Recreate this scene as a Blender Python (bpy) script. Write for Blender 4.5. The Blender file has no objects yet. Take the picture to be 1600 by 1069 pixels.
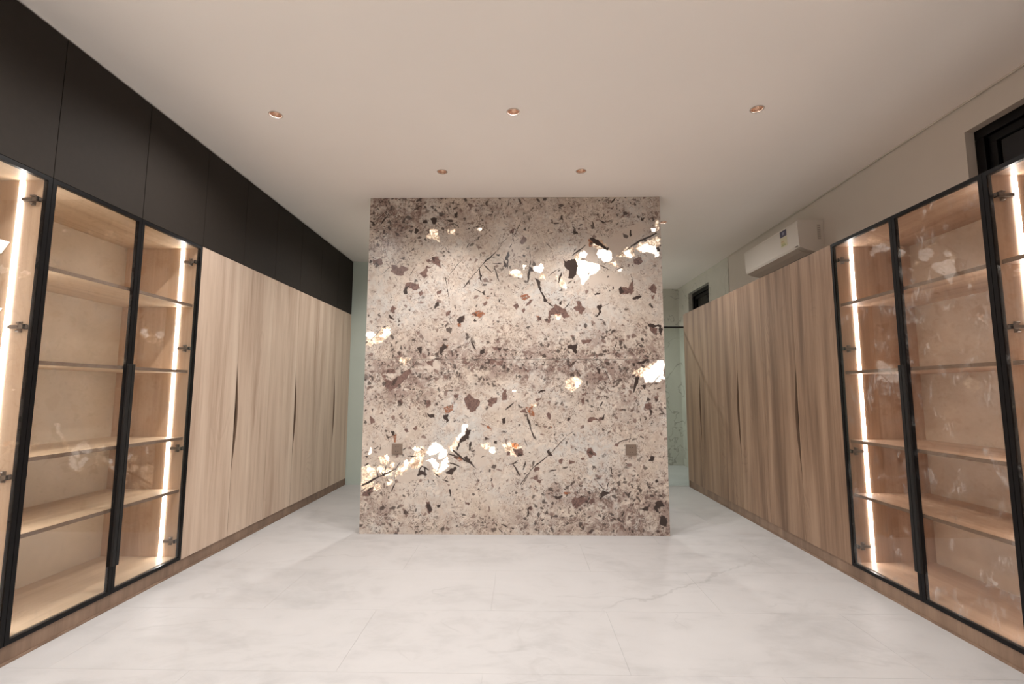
import bpy, bmesh, math, random
import numpy as np
from mathutils import Vector, Matrix

sc = bpy.context.scene
COL = sc.collection
H = 2.8                                   # ceiling height
XL, XR, XW = -2.1415, 2.0494, 2.565       # door planes left and right, right wall

# ---------------------------------------------------------------- camera
cam = bpy.data.cameras.new('camera')
cam.sensor_width = 36.0
cam.lens = 742.7708 / 1600 * 36.0
cam.clip_start = 0.02
cam_o = bpy.data.objects.new('camera', cam)
COL.objects.link(cam_o)
pit, yaw, rol = 0.1043, 0.0168, 0.0022
fwd = Vector((-math.sin(yaw) * math.cos(pit), math.cos(yaw) * math.cos(pit), math.sin(pit)))
rgt = Vector((math.cos(yaw), math.sin(yaw), 0)); up = rgt.cross(fwd)
rr = rgt * math.cos(rol) + up * math.sin(rol); uu = -rgt * math.sin(rol) + up * math.cos(rol)
M = Matrix((rr, uu, -fwd)).transposed().to_4x4(); M.translation = Vector((0, 0, 1.1377))
cam_o.matrix_world = M
sc.camera = cam_o

# ---------------------------------------------------------------- world: night outside
w = bpy.data.worlds.new('night'); sc.world = w; w.use_nodes = True
w.node_tree.nodes['Background'].inputs[0].default_value = (0.010, 0.010, 0.013, 1)
w.node_tree.nodes['Background'].inputs[1].default_value = 1.0

sc.view_settings.view_transform = 'Standard'
sc.view_settings.look = 'None'
sc.view_settings.gamma = 1
sc.view_settings.use_curve_mapping = False
sc.view_settings.exposure = 0.06

SPOT_W = 54.0            # watts of each recessed spot in the room
STRIP_E = 27.0            # emission of the LED strips in the glass cabinets
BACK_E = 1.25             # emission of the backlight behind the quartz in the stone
SPOT_COL = (1.0, 0.955, 0.92)
# lamps: recessed downlights (x, y, power factor)
DOWN = [(-1.476, 2.69, 1.15, 0), (-0.04, 2.68, 1, 0), (1.398, 2.67, .34, 0), (-0.591, 3.45, .95, 0), (0.462, 3.452, 1.0, 0),
        (1.408, 4.556, .8, 0), (-1.15, 4.75, 1.3, 0), (0.9, 6.85, 2.3, 1),
        (-1.476, 1.3, 1.2, 0), (-0.04, 1.3, .8, 0), (1.398, 1.3, .12, 0), (-1.476, -0.4, 3.4, 0), (-0.04, -0.4, 2.2, 0), (1.398, -0.4, .25, 0)]  # unseen downlights, added so their bounce brightens ceiling and room
sc.cycles.max_bounces = 10
sc.cycles.diffuse_bounces = 6
sc.cycles.transparent_max_bounces = 24
sc.cycles.sample_clamp_indirect = 4.0
sc.cycles.caustics_reflective = False
sc.cycles.caustics_refractive = False
sc.cycles.use_denoising = True

# ---------------------------------------------------------------- helpers
def put(o, label=None, cat=None, group=None, kind=None):
    if label: o['label'] = label
    if cat: o['category'] = cat
    if group: o['group'] = group
    if kind: o['kind'] = kind
    return o

def empty(name, loc, label=None, cat=None, group=None, kind=None):
    o = bpy.data.objects.new(name, None); COL.objects.link(o)
    o.location = loc; o.empty_display_size = .1
    return put(o, label, cat, group, kind)

def root_loc(p):
    v = Vector((0, 0, 0))
    while p is not None:
        v += p.location; p = p.parent
    return v

class MB:
    def __init__(s): s.v = []; s.f = []; s.m = []
    def _add(s, vs, fs, m=0):
        n = len(s.v); s.v += [tuple(a) for a in vs]; s.f += [tuple(n + i for i in f) for f in fs]; s.m += [m] * len(fs)
        return s
    def box(s, x0, x1, y0, y1, z0, z1, m=0):
        x0, x1 = min(x0, x1), max(x0, x1); y0, y1 = min(y0, y1), max(y0, y1); z0, z1 = min(z0, z1), max(z0, z1)
        v = [(x, y, z) for x in (x0, x1) for y in (y0, y1) for z in (z0, z1)]
        return s._add(v, [(0, 1, 3, 2), (4, 6, 7, 5), (0, 4, 5, 1), (2, 3, 7, 6), (0, 2, 6, 4), (1, 5, 7, 3)], m)
    def prism(s, pts, ax, a, b, m=0):
        """pts: 2d outline in the two other axes (order x,y,z without ax), extruded from a to b."""
        def P(p, t):
            q = list(p); q.insert('xyz'.index(ax), t); return q
        n = len(pts)
        vs = [P(p, a) for p in pts] + [P(p, b) for p in pts]
        fs = [tuple(range(n)), tuple(range(2 * n - 1, n - 1, -1))] + [(i, (i + 1) % n, n + (i + 1) % n, n + i) for i in range(n)]
        return s._add(vs, fs, m)
    def lathe(s, cx, cy, prof, n=32, m=0, axis='z'):
        """prof: (radius, z) pairs, open surface of revolution about a vertical axis."""
        vs = []
        for r, z in prof:
            for i in range(n):
                a = 2 * math.pi * i / n; vs.append((cx + r * math.cos(a), cy + r * math.sin(a), z))
        fs = []
        for k in range(len(prof) - 1):
            for i in range(n):
                fs.append((k * n + i, k * n + (i + 1) % n, (k + 1) * n + (i + 1) % n, (k + 1) * n + i))
        return s._add(vs, fs, m)
    def cyl(s, c, r, ax, a, b, n=16, m=0):
        pts = [(c[0] + r * math.cos(2 * math.pi * i / n), c[1] + r * math.sin(2 * math.pi * i / n)) for i in range(n)]
        return s.prism(pts, ax, a, b, m)
    def build(s, name, mat, parent=None, smooth=False, bevel=0, fix=True):
        off = root_loc(parent)
        me = bpy.data.meshes.new(name)
        me.from_pydata([(Vector(v) - off)[:] for v in s.v], [], s.f)
        mats = mat if isinstance(mat, (list, tuple)) else [mat]
        for mm in mats: me.materials.append(mm)
        if len(mats) > 1: me.polygons.foreach_set('material_index', s.m)
        if fix:
            b = bmesh.new(); b.from_mesh(me); bmesh.ops.recalc_face_normals(b, faces=b.faces)
            if bevel: bmesh.ops.bevel(b, geom=list(b.edges), offset=bevel, segments=2, profile=.6, affect='EDGES')
            b.to_mesh(me); b.free()
        if smooth: me.polygons.foreach_set('use_smooth', [True] * len(me.polygons))
        o = bpy.data.objects.new(name, me); COL.objects.link(o)
        if parent: o.parent = parent
        return o

# ---------------------------------------------------------------- materials
def lin(r, g, b):
    f = lambda c: (c / 255 / 12.92) if c / 255 <= .04045 else ((c / 255 + .055) / 1.055) ** 2.4
    return (f(r), f(g), f(b), 1)

class NT:
    def __init__(s, name):
        s.mat = bpy.data.materials.new(name); s.mat.use_nodes = True
        s.t = s.mat.node_tree; s.b = s.t.nodes['Principled BSDF']; s.out = s.t.nodes['Material Output']
    def n(s, typ, **kw):
        nd = s.t.nodes.new(typ)
        for k, v in kw.items(): setattr(nd, k, v)
        return nd
    def l(s, a, b): s.t.links.new(a, b)
    def val(s, sock, v):
        if hasattr(v, 'is_linked') or hasattr(v, 'links'): s.l(v, sock)
        else: sock.default_value = v
    def math(s, op, a, b=0.0, c=0.0, clamp=False):
        nd = s.n('ShaderNodeMath', operation=op, use_clamp=clamp)
        s.val(nd.inputs[0], a); s.val(nd.inputs[1], b); s.val(nd.inputs[2], c); return nd.outputs[0]
    def mix(s, f, a, b, mode='MIX'):
        nd = s.n('ShaderNodeMix', data_type='RGBA', blend_type=mode)
        s.val(nd.inputs[0], f); s.val(nd.inputs[6], a); s.val(nd.inputs[7], b); return nd.outputs[2]
    def ramp(s, f, stops):
        nd = s.n('ShaderNodeValToRGB'); e = nd.color_ramp.elements
        while len(e) < len(stops): e.new(.5)
        for i, (p, c) in enumerate(stops): e[i].position = p; e[i].color = c if len(c) == 4 else (*c, 1)
        s.l(f, nd.inputs[0]); return nd.outputs[0]
    def smooth(s, v, a, b, clamp=True):
        nd = s.n('ShaderNodeMapRange', interpolation_type='SMOOTHSTEP', clamp=True)
        s.val(nd.inputs[0], v); nd.inputs[1].default_value = a; nd.inputs[2].default_value = b; return nd.outputs[0]
    def obj(s, scale=(1, 1, 1), loc=(0, 0, 0), rnd=0.0, kind='Object', rot=(0, 0, 0)):
        tc = s.n('ShaderNodeTexCoord'); mp = s.n('ShaderNodeMapping')
        mp.inputs[3].default_value = scale; mp.inputs[1].default_value = loc; mp.inputs[2].default_value = rot
        src = tc.outputs[kind]
        if rnd:
            oi = s.n('ShaderNodeObjectInfo'); va = s.n('ShaderNodeVectorMath', operation='ADD')
            sc_ = s.n('ShaderNodeVectorMath', operation='SCALE'); cb = s.n('ShaderNodeCombineXYZ')
            for i in range(3): s.l(oi.outputs['Random'], cb.inputs[i])
            s.l(cb.outputs[0], sc_.inputs[0]); sc_.inputs['Scale'].default_value = rnd
            s.l(src, va.inputs[0]); s.l(sc_.outputs[0], va.inputs[1]); src = va.outputs[0]
        s.l(src, mp.inputs[0]); return mp.outputs[0]
    def noise(s, vec, scale, detail=2, rough=.5, dist=0):
        nd = s.n('ShaderNodeTexNoise'); s.l(vec, nd.inputs['Vector'])
        nd.inputs['Scale'].default_value = scale; nd.inputs['Detail'].default_value = detail
        nd.inputs['Roughness'].default_value = rough; nd.inputs['Distortion'].default_value = dist
        return nd.outputs[0]
    def bump(s, h, strength=.2, dist=.002):
        nd = s.n('ShaderNodeBump'); s.l(h, nd.inputs['Height']); nd.inputs['Strength'].default_value = strength
        nd.inputs['Distance'].default_value = dist; s.l(nd.outputs[0], s.b.inputs['Normal'])
    def set(s, **kw):
        for k, v in kw.items(): s.val(s.b.inputs[k.replace('_', ' ')], v)
        return s.mat

def plain(name, col, rough=.5, metal=0.0, spec=.5, mottle=0.0, scale=3.0):
    t = NT(name)
    if mottle:
        n = t.noise(t.obj(kind='Object'), scale, 4, .6)
        c2 = tuple(min(1, c * (1 + mottle)) for c in col[:3]) + (1,); c1 = tuple(c * (1 - mottle) for c in col[:3]) + (1,)
        t.l(t.ramp(n, [(.3, c1), (.7, c2)]), t.b.inputs['Base Color'])
    else: t.b.inputs['Base Color'].default_value = col
    return t.set(Roughness=rough, Metallic=metal, Specular_IOR_Level=spec)

def oak(name, grain, light, mid, dark, contrast=1.0, rough=.45):
    t = NT(name)
    g = 'xyz'.index(grain)
    def sc3(a, l): v = [a, a, a]; v[g] = l; return tuple(v)
    big = t.noise(t.obj(sc3(1, .06), rnd=7.3), 9, 3, .55, .4)
    fine = t.noise(t.obj(sc3(1, .03), rnd=3.1), 75, 4, .65, .1)
    pore = t.noise(t.obj(sc3(1, .06), rnd=5.7), 260, 2, .5)
    warp = t.noise(t.obj(sc3(1, .25), rnd=9.9), 5, 2, .5)
    cath = t.noise(t.obj(sc3(1, .30), rnd=2.2), 3.2, 1, .4, .2)
    rings = t.math('FRACT', t.math('MULTIPLY', cath, 26))
    rings = t.math('MULTIPLY', t.smooth(rings, .55, 1.0), t.smooth(warp, .54, .68))
    f = t.math('ADD', t.math('MULTIPLY', big, .75), t.math('MULTIPLY', fine, .25))
    c = t.ramp(f, [(.5 - .20 / contrast, dark), (.5, mid), (.5 + .17 / contrast, light)])
    c = t.mix(t.math('MULTIPLY', rings, .28 * contrast), c, dark)
    c = t.mix(t.math('MULTIPLY', t.smooth(pore, .62, .75), .22), c, dark)
    t.l(c, t.b.inputs['Base Color'])
    t.bump(fine, .08, .001)
    return t.set(Roughness=rough, Specular_IOR_Level=.35)

def emit(name, col, e):
    t = NT(name); em = t.n('ShaderNodeEmission'); em.inputs[0].default_value = (*col, 1); em.inputs[1].default_value = e
    t.l(em.outputs[0], t.out.inputs[0]); return t.mat

def glass(name, tint=(1, 1, 1), smear=0.0, ior=1.5, refl=1.0):
    t = NT(name); t.t.nodes.remove(t.b)
    tr = t.n('ShaderNodeBsdfTransparent'); tr.inputs[0].default_value = (*tint, 1)
    gl = t.n('ShaderNodeBsdfGlossy'); gl.inputs['Roughness'].default_value = 0.0
    fr = t.n('ShaderNodeFresnel')
    bf = t.n('ShaderNodeNewGeometry').outputs['Backfacing']      # the far face of a thin pane reflects like the near one
    t.l(t.math('ADD', t.math('MULTIPLY', bf, 1 / ior - ior), ior), fr.inputs[0])
    mx = t.n('ShaderNodeMixShader'); t.l(t.math('MULTIPLY', fr.outputs[0], refl), mx.inputs[0]); t.l(tr.outputs[0], mx.inputs[1]); t.l(gl.outputs[0], mx.inputs[2])
    last = mx.outputs[0]
    if smear:
        a = t.noise(t.obj((1, 1, 1), rnd=4), 4.2, 5, .62, 1.6); b = t.noise(t.obj((1, 4, 1.2), rnd=6), 9, 3, .6, 2.5)
        f = t.math('MULTIPLY', t.math('MULTIPLY', t.smooth(a, .50, .72), t.smooth(b, .42, .70)), smear)
        df = t.n('ShaderNodeBsdfDiffuse'); df.inputs[0].default_value = (.85, .85, .85, 1)
        m2 = t.n('ShaderNodeMixShader'); t.l(f, m2.inputs[0]); t.l(last, m2.inputs[1]); t.l(df.outputs[0], m2.inputs[2]); last = m2.outputs[0]
    t.l(last, t.out.inputs[0]); return t.mat

def floor_mat(name, base):
    t = NT(name)
    v = t.obj(kind='Object', rnd=0)
    vw = t.n('ShaderNodeNewGeometry').outputs['Position']
    mp = t.n('ShaderNodeMapping'); mp.inputs[3].default_value = (1.0, 1.7, 1); mp.inputs[2].default_value = (0, 0, .35); t.l(vw, mp.inputs[0]); vw2 = mp.outputs[0]
    a = t.noise(vw2, 1.3, 7, .62, .8); b = t.noise(vw2, 5.5, 6, .65, .9)
    f = t.math('ADD', t.math('MULTIPLY', a, .6), t.math('MULTIPLY', b, .4))
    d = tuple(c * .83 for c in base[:3]) + (1,); li = tuple(min(1, c * 1.06) for c in base[:3]) + (1,)
    c = t.ramp(f, [(.34, d), (.50, base), (.68, li)])
    vn = t.noise(vw2, .75, 4, .5, 1.1)
    vein = t.math('SUBTRACT', 1.0, t.smooth(t.math('ABSOLUTE', t.math('SUBTRACT', vn, .5)), .0, .008))
    vein = t.math('MULTIPLY', vein, t.smooth(t.noise(vw2, 1.9, 2, .5), .5, .66))
    c = t.mix(t.math('MULTIPLY', vein, .25), c, tuple(x * .6 for x in base[:3]) + (1,))
    # one longer grey vein crossing the tiles, with faint side branches
    sp = t.n('ShaderNodeSeparateXYZ'); t.l(vw, sp.inputs[0])
    wob = t.math('MULTIPLY', t.math('SUBTRACT', t.noise(vw, 2.4, 5, .6), .5), .42)
    dd = t.math('ABSOLUTE', t.math('ADD', t.math('SUBTRACT', t.math('SUBTRACT', sp.outputs[1], 2.27), t.math('MULTIPLY', sp.outputs[0], .716)), wob))
    lv = t.math('MULTIPLY', t.math('SUBTRACT', 1.0, t.smooth(dd, .0, .016)), t.math('MULTIPLY', t.smooth(sp.outputs[0], .35, .6), t.math('SUBTRACT', 1.0, t.smooth(sp.outputs[0], 1.3, 1.9))))
    c = t.mix(t.math('MULTIPLY', lv, .34), c, tuple(x * .5 for x in base[:3]) + (1,))
    t.l(c, t.b.inputs['Base Color'])
    t.l(t.ramp(b, [(.3, (.42,) * 3), (.7, (.58,) * 3)]), t.b.inputs['Roughness'])
    t.bump(b, .06, .004)
    t.b.inputs['Specular IOR Level'].default_value = .4
    return t.mat

def marble(name, base, vein):
    t = NT(name)
    vw = t.n('ShaderNodeNewGeometry').outputs['Position']
    a = t.noise(vw, 1.2, 4, .5, 1.5)
    v1 = t.math('SUBTRACT', 1.0, t.smooth(t.math('ABSOLUTE', t.math('SUBTRACT', a, .5)), .0, .012))
    b = t.noise(vw, 3.0, 5, .6, .7)
    c = t.ramp(b, [(.3, tuple(x * .9 for x in base[:3]) + (1,)), (.7, base)])
    t.l(t.mix(t.math('MULTIPLY', v1, .5), c, vein), t.b.inputs['Base Color'])
    return t.set(Roughness=.22, Specular_IOR_Level=.5)

m_paint = plain('white_paint', lin(246, 241, 236), .75, mottle=.01, scale=1.5)
m_wallp = plain('wall_paint', lin(204, 196, 187), .75, mottle=.02, scale=1.5)
m_sage = plain('sage_paint', lin(190, 203, 196), .6, mottle=.02)
m_floor = floor_mat('pale_stone_tile', lin(185, 184, 184))
m_grout = plain('grout', lin(181, 180, 179), .6)
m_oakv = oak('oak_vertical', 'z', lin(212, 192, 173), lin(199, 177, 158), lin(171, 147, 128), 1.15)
m_oakv_r = oak('oak_vertical_brown_dim', 'z', lin(160, 133, 111), lin(142, 115, 94), lin(110, 86, 69), 1.3)  # right-hand oak copy: browner, with that side's dimmer light in the colour
m_oaki = oak('oak_inside_panel', 'z', lin(208, 182, 156), lin(196, 168, 142), lin(175, 146, 121), 1.1)
m_oaki_r = oak('oak_inside_brown_dim', 'z', lin(192, 160, 134), lin(174, 142, 117), lin(146, 115, 93), 1.1)  # inside oak for the right, weaker light there mixed into its tone
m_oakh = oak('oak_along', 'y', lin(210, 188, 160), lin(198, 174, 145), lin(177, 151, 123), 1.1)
m_oakh_r = oak('oak_along_brown_dim', 'y', lin(200, 170, 145), lin(184, 153, 128), lin(158, 127, 104), 1.1)  # right-hand shelf oak, its tone lowered to carry the dimmer light
m_back = plain('plain_back_board', lin(200, 182, 157), .5, mottle=.07, scale=5)
m_back_r = plain('plain_back_board_brown_dim', lin(186, 164, 143), .5, mottle=.10, scale=5)  # right-hand back board, the dimmer light painted into its colour
m_plinth = oak('oak_plinth', 'z', lin(146, 122, 103), lin(130, 107, 90), lin(108, 87, 72), 1.1)
m_edge = plain('edge_banding', lin(116, 95, 79), .55)
m_dark = plain('charcoal_laminate', lin(46, 41, 37), .7, spec=.15, mottle=.04, scale=30)
m_black = plain('black_aluminium', lin(8, 7, 9), .38, .0, .2)
m_blackm = plain('matt_black_metal', lin(14, 13, 14), .5, .0, .4)
m_steel = plain('nickel_steel', lin(130, 118, 108), .35, .6)
m_glass = glass('clear_glass', (.99, .99, .985), 0.05)
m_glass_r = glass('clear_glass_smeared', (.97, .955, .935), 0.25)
m_strip = emit('led_strip_light', (1.0, .95, .91), STRIP_E)
m_marble = marble('grey_marble', lin(204, 202, 193), lin(120, 118, 112))
m_wglass = glass('night_window_glass', (.25, .25, .27), 0)
m_sglass = glass('shower_glass', (.88, .92, .90), 0)
m_ac = plain('white_plastic', lin(208, 201, 193), .4)
m_acd = plain('grey_plastic', lin(120, 112, 104), .5)

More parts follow.
